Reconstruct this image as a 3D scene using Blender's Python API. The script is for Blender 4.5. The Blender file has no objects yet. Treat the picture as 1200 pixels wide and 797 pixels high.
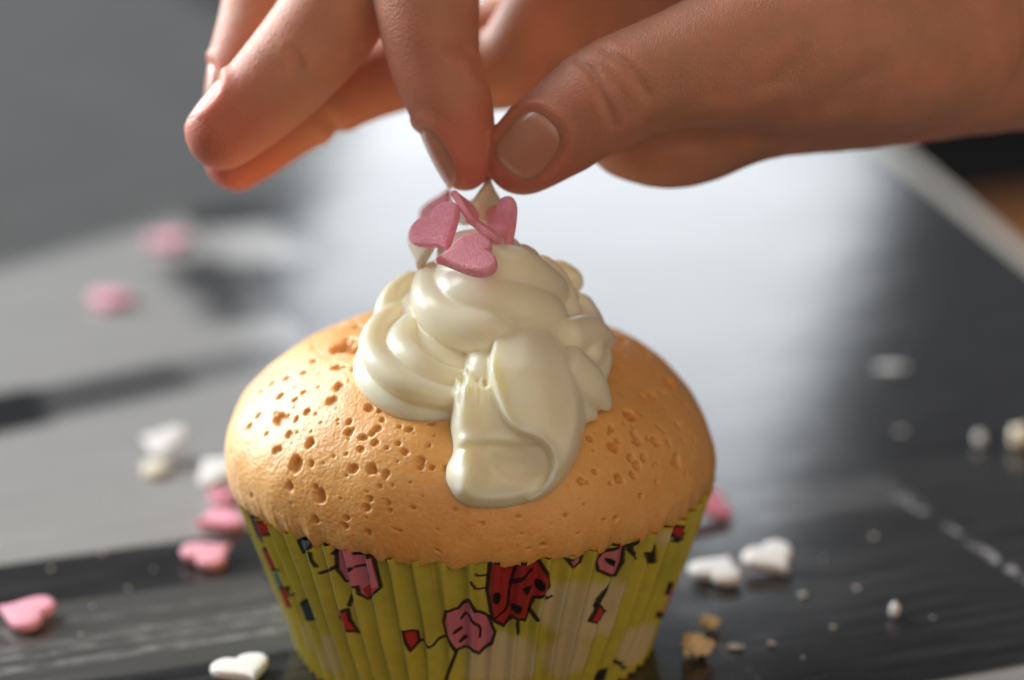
import bpy, math, random
import numpy as np
from mathutils import Matrix, Vector

rng = np.random.default_rng(7)
random.seed(7)
SC = bpy.context.scene
COL = SC.collection

# ------------------------------------------------------------------ camera
F_PX = 55 / 23.6 * 1200.0                    # focal length in photo pixels
PITCH = math.radians(17)
CX = np.array([1.0, 0, 0])
CF = np.array([0, math.cos(PITCH), -math.sin(PITCH)])
CU = np.array([0, math.sin(PITCH), math.cos(PITCH)])
ZR = 0.0260                                  # height of the cake's rim
DR = 0.035 * F_PX / 284                      # distance of the rim centre


def ray(px, py):
    return CF + CX * (px - 600) / F_PX - CU * (py - 398.5) / F_PX


CAM = np.array([0, 0, ZR]) - ray(555, 555) * DR
cd = bpy.data.cameras.new('camera')
cd.sensor_width = 23.6
cd.lens = 55
cd.clip_start = 0.01
cd.clip_end = 50
cam = bpy.data.objects.new('camera', cd)
COL.objects.link(cam)
cam.location = CAM
cam.rotation_euler = (math.pi / 2 - PITCH, 0, 0)
cd.dof.use_dof = True
cd.dof.focus_distance = 0.314
cd.dof.aperture_fstop = 5.2
cd.dof.aperture_blades = 7
SC.camera = cam

# ------------------------------------------------------------------ light
W = bpy.data.worlds.new('World')
SC.world = W
W.use_nodes = True
bg = W.node_tree.nodes['Background']
bg.inputs[0].default_value = (0.86, 0.92, 1.0, 1)
bg.inputs[1].default_value = 0.09


def area(name, loc, target, sx, sy, radiance, color, roll=0.0):
    l = bpy.data.lights.new(name, 'AREA')
    l.shape = 'RECTANGLE'
    l.size = sx
    l.size_y = sy
    l.energy = radiance * math.pi * sx * sy
    l.color = color
    o = bpy.data.objects.new(name, l)
    COL.objects.link(o)
    d = Vector(target) - Vector(loc)
    q = d.to_track_quat('-Z', 'Y')
    o.matrix_world = Matrix.Translation(loc) @ q.to_matrix().to_4x4() @ Matrix.Rotation(roll, 4, 'Z')
    return o


# tall window behind and to the left: the key light
area('window_light', (-1.15, 0.85, 0.80), (0, 0, 0.05), 1.2, 1.3, 14.0, (0.95, 0.98, 1.0))
# the window opposite the camera that the glossy table mirrors
area('far_window_light', (0.115, 3.40, 0.83), (0, 0, 0.0), 0.84, 0.72, 3.2, (0.90, 0.95, 1.0), math.radians(-20))
# warm light of the room on the shaded side
area('room_light', (0.35, -1.15, 0.75), (0, 0, 0.05), 2.0, 1.4, 1.02, (1.0, 0.70, 0.46))

SC.view_settings.view_transform = 'Standard'
SC.view_settings.look = 'None'
SC.view_settings.exposure = 0.0
SC.view_settings.gamma = 1.0
SC.render.engine = 'CYCLES'
SC.cycles.use_denoising = True

# ------------------------------------------------------------------ helpers


def on_table(px, py, z=0.0):
    r = ray(px, py)
    return CAM + r * ((z - CAM[2]) / r[2])


def cam_pt(px, py, depth):
    return CAM + ray(px, py) * depth


def nrm(v):
    v = np.asarray(v, float)
    return v / np.linalg.norm(v)


def cdir(x, y, z):
    """direction given as right / up / towards the camera"""
    return nrm(CX * x + CU * y - CF * z)


def mesh_np(name, verts, faces):
    me = bpy.data.meshes.new(name)
    verts = np.asarray(verts, np.float32)
    faces = np.asarray(faces, np.int32)
    n = faces.shape[1]
    me.vertices.add(len(verts))
    me.vertices.foreach_set('co', verts.ravel())
    me.loops.add(faces.size)
    me.loops.foreach_set('vertex_index', faces.ravel())
    me.polygons.add(len(faces))
    me.polygons.foreach_set('loop_start', np.arange(0, faces.size, n, dtype=np.int32))
    me.update(calc_edges=True)
    me.validate()
    me.polygons.foreach_set('use_smooth', np.ones(len(me.polygons), bool))
    return me


def obj(name, me, mat=None, parent=None):
    o = bpy.data.objects.new(name, me)
    COL.objects.link(o)
    if mat is not None:
        me.materials.clear()
        me.materials.append(mat)
    if parent is not None:
        o.parent = parent
    return o


def tag(o, label, cat, group=None):
    o['label'] = label
    o['category'] = cat
    if group:
        o['group'] = group
    return o


def color_attr(me, name, rgb):
    a = me.color_attributes.new(name, 'FLOAT_COLOR', 'POINT')
    c = np.ones((len(me.vertices), 4), np.float32)
    c[:, :3] = rgb
    a.data.foreach_set('color', c.ravel())


_LAT = rng.random((64, 64, 64)).astype(np.float32)


def vnoise(p):
    """value noise, -1..1, on points p (n,3)"""
    i = np.floor(p).astype(int)
    f = p - i
    f = f * f * (3 - 2 * f)
    out = 0
    for dx in (0, 1):
        for dy in (0, 1):
            for dz in (0, 1):
                w = (f[:, 0] if dx else 1 - f[:, 0]) * (f[:, 1] if dy else 1 - f[:, 1]) * (f[:, 2] if dz else 1 - f[:, 2])
                out = out + w * _LAT[(i[:, 0] + dx) % 64, (i[:, 1] + dy) % 64, (i[:, 2] + dz) % 64]
    return out * 2 - 1


def smooth(a, b, x):
    t = np.clip((x - a) / (b - a), 0, 1)
    return t * t * (3 - 2 * t)


class Nodes:
    def __init__(self, name):
        self.m = bpy.data.materials.new(name)
        self.m.use_nodes = True
        self.t = self.m.node_tree
        self.b = self.t.nodes['Principled BSDF']

    def new(self, kind, **kw):
        n = self.t.nodes.new(kind)
        for k, v in kw.items():
            setattr(n, k, v)
        return n

    def link(self, a, b):
        self.t.links.new(a, b)

    def val(self, sock, v):
        if isinstance(v, bpy.types.NodeSocket):
            self.link(v, sock)
        else:
            sock.default_value = v

    def math(self, op, a, b=0.0, clamp=False):
        n = self.new('ShaderNodeMath', operation=op, use_clamp=clamp)
        self.val(n.inputs[0], a)
        self.val(n.inputs[1], b)
        return n.outputs[0]

    def mix(self, f, a, b):
        n = self.new('ShaderNodeMix', data_type='RGBA')
        self.val(n.inputs[0], f)
        self.val(n.inputs[6], a)
        self.val(n.inputs[7], b)
        return n.outputs[2]

    def coord(self, scale=(1, 1, 1)):
        c = self.new('ShaderNodeTexCoord')
        m = self.new('ShaderNodeMapping')
        m.inputs['Scale'].default_value = scale
        self.link(c.outputs['Object'], m.inputs[0])
        return m.outputs[0]

    def noise(self, scale, detail=3, rough=0.5, vec=None):
        n = self.new('ShaderNodeTexNoise')
        n.inputs['Scale'].default_value = scale
        n.inputs['Detail'].default_value = detail
        n.inputs['Roughness'].default_value = rough
        self.link(vec if vec is not None else self.coord(), n.inputs['Vector'])
        return n.outputs[0]

    def ramp(self, x, lo, hi):
        n = self.new('ShaderNodeMapRange', interpolation_type='SMOOTHSTEP')
        self.val(n.inputs[0], x)
        n.inputs[1].default_value = lo
        n.inputs[2].default_value = hi
        return n.outputs[0]

    def bump(self, h, dist, strength=1.0, prev=None):
        n = self.new('ShaderNodeBump')
        n.inputs['Strength'].default_value = strength
        n.inputs['Distance'].default_value = dist
        self.link(h, n.inputs['Height'])
        if prev is not None:
            self.link(prev, n.inputs['Normal'])
        return n.outputs[0]

    def set(self, **kw):
        for k, v in kw.items():
            self.val(self.b.inputs[k.replace('_', ' ')], v)
        return self


def rgb(r, g, b):
    return (r, g, b, 1)


# ------------------------------------------------------------------ table
AX = math.radians(21)                         # the printed boards run this way
TU = np.array([math.cos(AX), math.sin(AX), 0])
TV = np.array([-math.sin(AX), math.cos(AX), 0])


def tuv(px, py):
    q = on_table(px, py)
    return float(q @ TU), float(q @ TV)


def table_material():
    N = Nodes('printed_board_laminate')
    c = N.new('ShaderNodeTexCoord')
    sep = N.new('ShaderNodeSeparateXYZ')
    N.link(c.outputs['Object'], sep.inputs[0])
    wob = N.noise(60, 3, 0.6)
    wob2 = N.noise(350, 3, 0.6)
    dv = N.math('ADD', N.math('MULTIPLY', N.math('SUBTRACT', wob, 0.5), 0.005), N.math('MULTIPLY', N.math('SUBTRACT', wob2, 0.5), 0.0015))
    u = N.math('ADD', sep.outputs[0], N.math('MULTIPLY', dv, 1.5))
    v = N.math('ADD', sep.outputs[1], dv)
    vs = N.math('ADD', sep.outputs[1], N.math('MULTIPLY', dv, 0.25))

    us = N.math('ADD', sep.outputs[0], N.math('MULTIPLY', dv, 0.15))

    def box(u0, u1, v0, v1, soft=0.0015, straight=False, slope=0.0, pivot=0.0):
        vv, uu = (vs, us) if straight else (v, u)
        if slope:
            vv = N.math('SUBTRACT', vv, N.math('MULTIPLY', N.math('SUBTRACT', uu, pivot), slope))
        a = N.math('MULTIPLY', N.ramp(uu, u0 - soft, u0 + soft), N.ramp(uu, u1 + soft, u1 - soft))
        b = N.math('MULTIPLY', N.ramp(vv, v0 - soft, v0 + soft), N.ramp(vv, v1 + soft, v1 - soft))
        return N.math('MULTIPLY', a, b)

    def pbox(p0, p1, pv0, pv1, soft=0.0015, straight=False):
        return box(tuv(*p0)[0], tuv(*p1)[0], tuv(*pv0)[1], tuv(*pv1)[1], soft, straight)

    grain = N.noise(1, 5, 0.62, N.coord((22, 420, 1)))
    grain2 = N.noise(1, 4, 0.6, N.coord((60, 1600, 1)))
    blot = N.noise(38, 4, 0.6)
    dark = N.mix(N.ramp(grain, 0.3, 0.75), rgb(0.009, 0.009, 0.010), rgb(0.038, 0.0375, 0.037))
    dark = N.mix(N.math('MULTIPLY', N.ramp(grain2, 0.45, 0.8), 0.35), dark, rgb(0.12, 0.12, 0.12))
    light = N.mix(N.ramp(grain, 0.25, 0.8), rgb(0.29, 0.286, 0.28), rgb(0.37, 0.365, 0.355))
    mid = N.mix(N.ramp(grain, 0.25, 0.8), rgb(0.09, 0.09, 0.09), rgb(0.15, 0.15, 0.147))
    col = dark
    far = -10
    # far grey board
    def slope_of(p, q):
        (u0, v0), (u1, v1) = tuv(*p), tuv(*q)
        return (v1 - v0) / (u1 - u0), u0, v0

    sl, pu, pv = slope_of((0, 315), (160, 270))
    mid = N.mix(N.math('MULTIPLY', N.ramp(blot, 0.3, 0.7), 0.35), mid, rgb(0.07, 0.07, 0.071))
    col = N.mix(box(-5, 0.11, pv, 5, 0.006, False, sl, pu), col, mid)
    # pale boards on the left of the cupcake
    lo = tuv(140, 643)[1]
    m = N.math('MULTIPLY', box(-5, 0.02, lo, 5, 0.0009, True), box(-5, 5, -5, pv, 0.006, False, sl, pu))
    col = N.mix(m, col, light)
    # smudges and streaks of the print
    m = N.math('MULTIPLY', pbox((110, 420), (270, 380), (190, 440), (190, 335), 0.006), 0.7)
    col = N.mix(m, col, rgb(0.32, 0.315, 0.305))
    sl, pu, pv = slope_of((0, 484), (380, 404))
    w0 = abs(tuv(0, 462)[1] - tuv(0, 502)[1]) / 2
    for (x1, k, ww, shade) in ((420, 0.75, 0.85, 0.11), (215, 0.8, 0.95, 0.055), (50, 0.95, 1.15, 0.014)):
        m = N.math('MULTIPLY', box(-5, tuv(x1, 484 - x1 * 0.21)[0], pv - w0 * ww, pv + w0 * ww, 0.0028, False, sl, pu), k)
        col = N.mix(m, col, rgb(shade, shade, shade * 1.02))
    sm = N.ramp(N.math('ADD', blot, N.math('MULTIPLY', wob, 0.3)), 0.45, 0.72)
    m = N.math('MULTIPLY', pbox((212, 340), (345, 330), (280, 378), (280, 298), 0.006), N.math('ADD', N.math('MULTIPLY', sm, 0.7), 0.3))
    col = N.mix(m, col, rgb(0.05, 0.05, 0.052))
    m = N.math('MULTIPLY', pbox((330, 330), (430, 320), (380, 350), (380, 270), 0.008), 0.6)
    col = N.mix(m, col, rgb(0.10, 0.10, 0.103))
    m = pbox((250, 292), (340, 280), (300, 308), (300, 264), 0.004)
    col = N.mix(m, col, rgb(0.42, 0.415, 0.41))
    # worn rows of pale dashes on the dark board
    dash = N.noise(1, 3, 0.7, N.coord((190, 1100, 1)))
    for (a, w, k) in (((180, 713), 0.0010, 0.5), ((150, 741), 0.0016, 0.6), ((215, 742), 0.0008, 0.8), ((150, 765), 0.0012, 0.8)):
        v0 = tuv(*a)[1]
        m = N.math('MULTIPLY', box(-5, tuv(330, 700)[0], v0 - w, v0 + w, 0.0007, True), N.math('MULTIPLY', N.ramp(dash, 0.42, 0.66), k))
        col = N.mix(m, col, rgb(0.36, 0.355, 0.345))
    m = N.math('MULTIPLY', box(-5, tuv(330, 700)[0], tuv(150, 790)[1], tuv(180, 690)[1], 0.001, True), 0.30)
    col = N.mix(m, col, rgb(0.20, 0.20, 0.195))
    # cross seams and board edges on the right
    dashv = N.noise(1, 2, 0.7, N.coord((300, 260, 1)))
    for (a, w, k) in (((1090, 605), 0.0009, 0.9), ((860, 770), 0.0006, 0.35)):
        u0 = tuv(*a)[0]
        m = N.math('MULTIPLY', box(u0 - w, u0 + w, -0.05, tuv(1030, 570)[1] + 0.002, 0.0006, True), N.math('MULTIPLY', N.ramp(dashv, 0.48, 0.6), k))
        col = N.mix(m, col, rgb(0.40, 0.395, 0.39))
    m = N.math('MULTIPLY', box(tuv(880, 600)[0], tuv(1060, 570)[0], tuv(930, 610)[1], tuv(930, 570)[1], 0.002), 0.45)
    col = N.mix(m, col, rgb(0.11, 0.11, 0.112))
    v0 = tuv(1000, 400)[1]
    m = box(tuv(900, 600)[0], 5, tuv(1000, 545)[1], tuv(1000, 535)[1], 0.0012)
    col = N.mix(m, col, rgb(0.012, 0.012, 0.013))
    m = box(tuv(1110, 797)[0] - 0.02, 5, -5, tuv(1160, 788)[1], 0.0012, True)
    col = N.mix(m, col, rgb(0.40, 0.395, 0.38))
    # fine dust
    dust = N.noise(2300, 1, 0.5)
    col = N.mix(N.math('MULTIPLY', N.ramp(dust, 0.735, 0.80), 0.5), col, rgb(0.5, 0.5, 0.5))
    smear = N.noise(26, 3, 0.55)
    rough = N.math('ADD', N.math('MULTIPLY', smear, 0.10), 0.085)
    N.set(Base_Color=col, Roughness=rough, IOR=1.5)
    h = N.noise(1, 3, 0.6, N.coord((60, 700, 1)))
    b0 = N.bump(N.noise(45, 2, 0.5), 0.00025, 0.5)
    N.set(Normal=N.bump(h, 0.00003, 0.6, b0))
    return N.m


def slab(name, u0, u1, v0, v1, z0, z1, mat, parent=None, bevel=0.0):
    import bmesh
    bm = bmesh.new()
    bmesh.ops.create_cube(bm, size=1)
    for q in bm.verts:
        q.co = ((u0 + u1) / 2 + q.co.x * (u1 - u0), (v0 + v1) / 2 + q.co.y * (v1 - v0), (z0 + z1) / 2 + q.co.z * (z1 - z0))
    if bevel:
        bmesh.ops.bevel(bm, geom=bm.edges[:], offset=bevel, segments=3, affect='EDGES', profile=0.5)
    me = bpy.data.meshes.new(name)
    bm.to_mesh(me)
    bm.free()
    return obj(name, me, mat, parent)


E0, E1 = np.array(tuv(1065, 183)), np.array(tuv(1200, 293))
ED = (E1 - E0) / np.linalg.norm(E1 - E0)
EN = np.array([ED[1], -ED[0]])                 # points back onto the table
EN = EN if EN[0] < 0 else -EN


def prism(name, corners, z0, z1, mat, parent=None):
    v = [(x, y, z) for z in (z0, z1) for x, y in corners]
    f = [(3, 2, 1, 0), (4, 5, 6, 7), (0, 1, 5, 4), (1, 2, 6, 5), (2, 3, 7, 6), (3, 0, 4, 7)]
    me = bpy.data.meshes.new(name)
    me.from_pydata(v, [], f)
    return obj(name, me, mat, parent)


far_e, near_e = E0 - ED * 0.75, E0 + ED * 0.85
table = prism('table_top', [near_e + EN * 0.0042, far_e + EN * 0.0042, far_e + EN * 0.95, near_e + EN * 0.95], -0.018, 0.0, table_material())
table.rotation_euler = (0, 0, AX)
table['kind'] = 'structure'
N = Nodes('pale_edge_band')
N.set(Base_Color=N.mix(N.noise(90, 3), rgb(0.36, 0.33, 0.29), rgb(0.48, 0.45, 0.40)), Roughness=0.45)
prism('edge_band', [near_e, far_e, far_e + EN * 0.0040, near_e + EN * 0.0040], -0.018, 0.0003, N.m, table)

N = Nodes('orange_wood_floor')
g = N.noise(1, 4, 0.6, N.coord((3, 40, 1)))
N.set(Base_Color=N.mix(g, rgb(0.70, 0.24, 0.07), rgb(0.85, 0.34, 0.11)), Roughness=0.55)
floor = slab('floor', -4, 5, -2, 7, -0.78, -0.74, N.m)
floor['kind'] = 'structure'
N = Nodes('dark_brown_matte')
N.set(Base_Color=N.mix(N.noise(300, 2), rgb(0.02, 0.017, 0.015), rgb(0.035, 0.03, 0.026)), Roughness=0.95)
floor_patch = slab('floor_patch', -0.4, 1.8, 0, 1.6, 0.0, 0.012, N.m, None, 0.004)  # thin dark slab for an unidentified dark area on the floor
floor_patch.location = (0.60, 3.22, -0.74)
floor_patch.rotation_euler = (0, 0, math.radians(28))
tag(floor_patch, 'dark brown patch on the orange wood floor beyond the table edge', 'floor_patch')

# ------------------------------------------------------------------ cupcake
cup = bpy.data.objects.new('cupcake', None)
COL.objects.link(cup)
tag(cup, 'golden cupcake with cream frosting in a yellow green paper liner', 'cupcake')

ZD = ZR + 0.0030                              # the dome is widest a little above the paper
A_D, H_D = 0.0348, 0.0202                     # radius and height of the dome


def dome_f(p, t):
    """implicit dome, grown by t: negative inside"""
    z = p[..., 2] - ZD
    x = p[..., 0] + 0.0013 * np.clip(z / H_D, 0, 1)
    rho = np.hypot(x, p[..., 1]) / (A_D + t)
    zz = np.abs(z) / (H_D + t)
    return (rho ** 2.16 + zz ** 2.16) ** (1 / 2.16) - 1


def dome_hits(px, py, t):
    """first points of the pixels' rays on the dome grown by t (arrays)"""
    px, py, t = np.broadcast_arrays(np.asarray(px, float), np.asarray(py, float), np.asarray(t, float))
    r = CF + np.multiply.outer((px - 600) / F_PX, CX) - np.multiply.outer((py - 398.5) / F_PX, CU)
    ks = np.linspace(0.27, 0.375, 260)
    best = np.full(px.shape, np.inf)
    kb = np.full(px.shape, 0.34)
    k0 = np.full(px.shape, np.nan)
    prev = None
    for k in ks:
        f = dome_f(CAM + r * k, t)
        if prev is not None:
            x = np.isnan(k0) & (f < 0) & (prev >= 0)
            k0 = np.where(x, k - (ks[1] - ks[0]) * f / np.where(x, f - prev, 1), k0)
        m = f < best
        best = np.where(m, f, best)
        kb = np.where(m, k, kb)
        prev = f
    k0 = np.where(np.isnan(k0), kb, k0)
    return CAM + r * k0[..., None]


def dome_hit(px, py, t=0.0):
    p = dome_hits(px, py, t)
    e = 1e-5
    g = [float(dome_f(p + e * v, t) - dome_f(p - e * v, t)) for v in np.eye(3)]
    return p, nrm(g)


def at_y(px, py, y):
    r = ray(px, py)
    return CAM + r * ((y - CAM[1]) / r[1])


def build_cake():
    nphi, nt = 960, 330
    phi = np.linspace(0, 2 * np.pi, nphi, endpoint=False)
    # profile: dome, then a rounded lip, then down inside the liner
    prof = []
    nd = 270
    for i in range(nd):
        a = (i / (nd - 1)) * math.pi / 2
        e = 2 / 2.16
        prof.append((A_D * math.sin(a) ** e + 1e-5, ZD + H_D * max(math.cos(a), 0) ** e, i / (nd - 1)))
    for i in range(nt - nd):
        k = (i + 1) / (nt - nd)
        if k < 0.45:
            kk = k / 0.45
            prof.append((A_D - 0.0008 * kk ** 2, ZD - 0.0034 * kk, 1.0))
        else:
            kk = (k - 0.45) / 0.55
            if kk < 0.3:                      # tuck in under the lip
                prof.append((A_D - 0.0008 - 0.0026 * kk / 0.3, ZD - 0.0034 - 0.0006 * kk / 0.3, 1.0))
            else:
                q = (kk - 0.3) / 0.7
                prof.append((A_D - 0.0034 - 0.0090 * q, ZD - 0.0040 - 0.0225 * q, 1.0))
    prof = np.array(prof)
    R = np.repeat(prof[:, 0], nphi)
    Z = np.repeat(prof[:, 1], nphi)
    K = np.repeat(prof[:, 2], nphi)
    PH = np.tile(phi, nt)
    P = np.stack([R * np.cos(PH), R * np.sin(PH), Z], 1)
    h = np.clip((Z - ZD) / H_D, 0, 1)
    P[:, 0] -= 0.0013 * h
    P[:, 0] -= 0.0006 * smooth(0.0, -0.03, P[:, 0]) * np.exp(-((Z - ZD - 0.004) / 0.006) ** 2)
    nr = np.stack([P[:, 0] / A_D ** 2, P[:, 1] / A_D ** 2, np.maximum(Z - ZD, -0.002) / H_D ** 2], 1)
    nr /= np.linalg.norm(nr, axis=1)[:, None]
    disp = 0.0006 * vnoise(P * 90) + 0.00012 * vnoise(P * 300) + 0.00002 * vnoise(P * 3100)
    left = smooth(0.012, -0.03, P[:, 0])
    disp += 0.00004 * left * vnoise(P * 2300 + 5)
    # ragged lip that follows the pleats of the paper
    lip = smooth(ZD + 0.004, ZD - 0.001, Z) * (Z > ZR - 0.004)
    rag = vnoise(np.stack([np.cos(PH) * 18, np.sin(PH) * 18, PH * 0], 1))
    zoff = lip * (0.0003 + 0.0006 * rag + 0.00015 * np.cos(63 * PH) + 0.0003 * vnoise(np.stack([np.cos(PH) * 60, np.sin(PH) * 60, PH * 0 + 3], 1)))
    P[:, 2] += zoff
    # pits: (px, py, rx, ry) in the photograph, plus a scatter of small ones
    z6 = [(480, 182, 62, 30), (250, 362, 20, 18), (210, 352, 10, 9), (158, 385, 10, 9), (170, 438, 18, 18), (250, 445, 32, 28), (308, 457, 12, 14),
          (287, 510, 18, 18), (362, 543, 27, 25), (315, 620, 32, 28), (372, 618, 16, 15), (293, 700, 22, 20), (470, 327, 25, 18), (525, 268, 18, 15),
          (503, 498, 20, 15), (560, 520, 24, 14), (605, 540, 18, 14), (580, 408, 24, 18), (630, 450, 16, 14), (735, 490, 20, 14), (524, 636, 24, 17),
          (600, 640, 12, 10), (815, 632, 18, 14), (400, 735, 30, 25), (230, 258, 16, 10), (575, 350, 16, 13), (575, 780, 20, 16), (737, 688, 9, 7), (95, 640, 14, 14),
          (650, 560, 10, 8), (690, 610, 9, 8), (450, 590, 9, 8), (205, 560, 10, 9), (150, 560, 8, 8), (120, 480, 8, 8)]
    pits = [(x / 3.187 + 250, y / 3.187 + 350, a / 3.187, b / 3.187) for x, y, a, b in z6]
    z5 = [(1075, 405, 28, 20), (1005, 458, 18, 15), (1085, 452, 10, 8), (1105, 502, 18, 15), (1015, 525, 28, 20), (1080, 560, 16, 14), (942, 615, 15, 13),
          (1035, 643, 21, 18), (1095, 635, 13, 13), (885, 718, 7, 6), (903, 737, 9, 7), (835, 777, 12, 9), (660, 783, 15, 9), (265, 750, 10, 8)]
    pits += [(x / 3.189 + 400, y / 3.189 + 360, a / 3.189, b / 3.189) for x, y, a, b in z5]
    z8 = [(318, 205, 34, 22), (353, 360, 15, 15), (305, 298, 10, 9), (430, 380, 9, 16), (355, 500, 18, 30), (405, 538, 7, 8), (240, 410, 10, 9)]
    pits += [(x / 3.067 + 680, y / 3.067 + 380, a / 3.067, b / 3.067) for x, y, a, b in z8]
    z7 = [(577, 215, 17, 13), (495, 160, 22, 14), (755, 120, 10, 8), (850, 285, 14, 10), (280, 100, 12, 10), (180, 90, 10, 14), (230, 130, 12, 12), (130, 50, 10, 12)]
    pits += [(x / 3.363 + 260, y / 3.363 + 560, a / 3.363, b / 3.363) for x, y, a, b in z7]
    for _ in range(95):                       # small pores all over the front
        x, y = rng.uniform(285, 825), rng.uniform(440, 645)
        if (x - 555) ** 2 / 275 ** 2 + (y - 545) ** 2 / 108 ** 2 < 1:
            a = 2.2 + 4.2 * rng.random() ** 2
            pits.append((x, y, a, a * rng.uniform(0.6, 0.95)))
    cen, rad = [], []
    for x, y, a, b in pits:
        p, n = dome_hit(x, y)
        cen.append(p)
        view = nrm(CAM - p)
        rad.append((a * DR / F_PX, min(b / max(0.45, float(n @ view)), a * 1.25) * DR / F_PX, 1.0 if x < 600 else 1.25))
    for _ in range(420):
        a = rng.uniform(0, 2 * np.pi)
        k = math.sqrt(rng.random()) * 0.995
        z = ZD + H_D * max(0, 1 - k ** 2.16) ** (1 / 2.16)
        cen.append(np.array([A_D * k * math.cos(a) - 0.0013 * (z - ZD) / H_D, A_D * k * math.sin(a), z]))
        behind = math.sin(a) > 0.1
        r = rng.uniform(0.0004, 0.0014) if behind else 0.0003 + 0.0008 * rng.random() ** 2.2
        rad.append((r, r, 0.8 if behind else 0.85))
    pitv = np.zeros(len(P))
    for c, (ra, rb, dep) in zip(cen, rad):
        rm = max(ra, rb) * 2.2
        idx = np.nonzero((np.abs(P[:, 0] - c[0]) < rm) & (np.abs(P[:, 1] - c[1]) < rm) & (np.abs(P[:, 2] - c[2]) < rm))[0]
        if len(idx) == 0:
            continue
        q = P[idx] - c
        wob = 0.82 * (1 + 0.32 * vnoise(P[idx] * 700) + 0.22 * vnoise(P[idx] * 1700))
        d = np.sqrt((q[:, 0] / ra) ** 2 + (q[:, 1] ** 2 + q[:, 2] ** 2) / rb ** 2) / wob
        w = smooth(1.2, 0.4, d)
        disp[idx] -= w * min(ra, rb) * 0.62 * dep
        pitv[idx] = np.maximum(pitv[idx], smooth(1.1, 0.6, d) * min(dep, 1.0))
    P += nr * (disp * (Z > ZR - 0.003))[:, None]
    i = np.arange(nt - 1)[:, None] * nphi
    j = np.arange(nphi)[None, :]
    j2 = (j + 1) % nphi
    faces = np.stack([i + j, i + nphi + j, i + nphi + j2, i + j2], -1).reshape(-1, 4)
    me = mesh_np('cake', P, faces)
    # crust tone: r = pits, crumb colour with shade painted in, g = how baked
    bake = np.clip(0.45 + 0.45 * vnoise(P * 60) + 0.3 * vnoise(P * 220), 0, 1) * 0.7 + 0.3 * smooth(0.75, 1.0, K)
    color_attr(me, 'crust', np.stack([pitv, bake, 0 * bake], 1))
    N = Nodes('sponge_crust')
    at = N.new('ShaderNodeAttribute', attribute_name='crust')
    sp = N.new('ShaderNodeSeparateColor')
    N.link(at.outputs['Color'], sp.inputs[0])
    fine = N.noise(900, 4, 0.6)
    base = N.mix(sp.outputs[1], rgb(0.88, 0.49, 0.145), rgb(0.80, 0.35, 0.075))
    base = N.mix(N.math('MULTIPLY', N.ramp(fine, 0.35, 0.75), 0.35), base, rgb(0.90, 0.62, 0.28))
    base = N.mix(N.math('MULTIPLY', N.ramp(N.noise(1500, 2, 0.5), 0.66, 0.74), 0.45), base, rgb(0.58, 0.22, 0.04))
    base = N.mix(N.math('MULTIPLY', sp.outputs[0], 0.75), base, rgb(0.62, 0.26, 0.045))  # crumb colour darkened to paint the shade inside the pits
    N.set(Base_Color=base, Roughness=0.44, Subsurface_Weight=0.45, Subsurface_Scale=0.0015)
    N.b.inputs['Subsurface Radius'].default_value = (1.0, 0.5, 0.18)
    N.b.inputs['Specular IOR Level'].default_value = 0.6
    N.set(Coat_Weight=0.08, Coat_Roughness=0.32)
    vo = N.new('ShaderNodeTexVoronoi', feature='SMOOTH_F1')
    vo.inputs['Scale'].default_value = 2100
    N.link(N.coord(), vo.inputs['Vector'])
    b1 = N.bump(N.math('SUBTRACT', 1.0, vo.outputs['Distance']), 0.00010, 0.55)
    N.set(Normal=N.bump(N.noise(4200, 2, 0.6), 0.00007, 0.7, b1))
    o = obj('cake', me, N.m, cup)
    return o


build_cake()

# --- paper liner
RB, RT, ZT = 0.0252, 0.0341, 0.0264


def cone_hit(px, py):
    """angle and height where the pixel's ray meets the liner's mean cone"""
    r = ray(px, py)
    k = (RT - RB) / ZT
    ox, oy, oz = CAM
    dx, dy, dz = r
    a = dx * dx + dy * dy - (k * dz) ** 2
    b = ox * dx + oy * dy - k * dz * (RB + k * oz)
    c = ox * ox + oy * oy - (RB + k * oz) ** 2
    disc = b * b - a * c
    t = (-b - math.sqrt(disc)) / a if disc > 0 else -b / a
    p = CAM + r * t
    return math.atan2(p[0], -p[1]), p[2]


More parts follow.
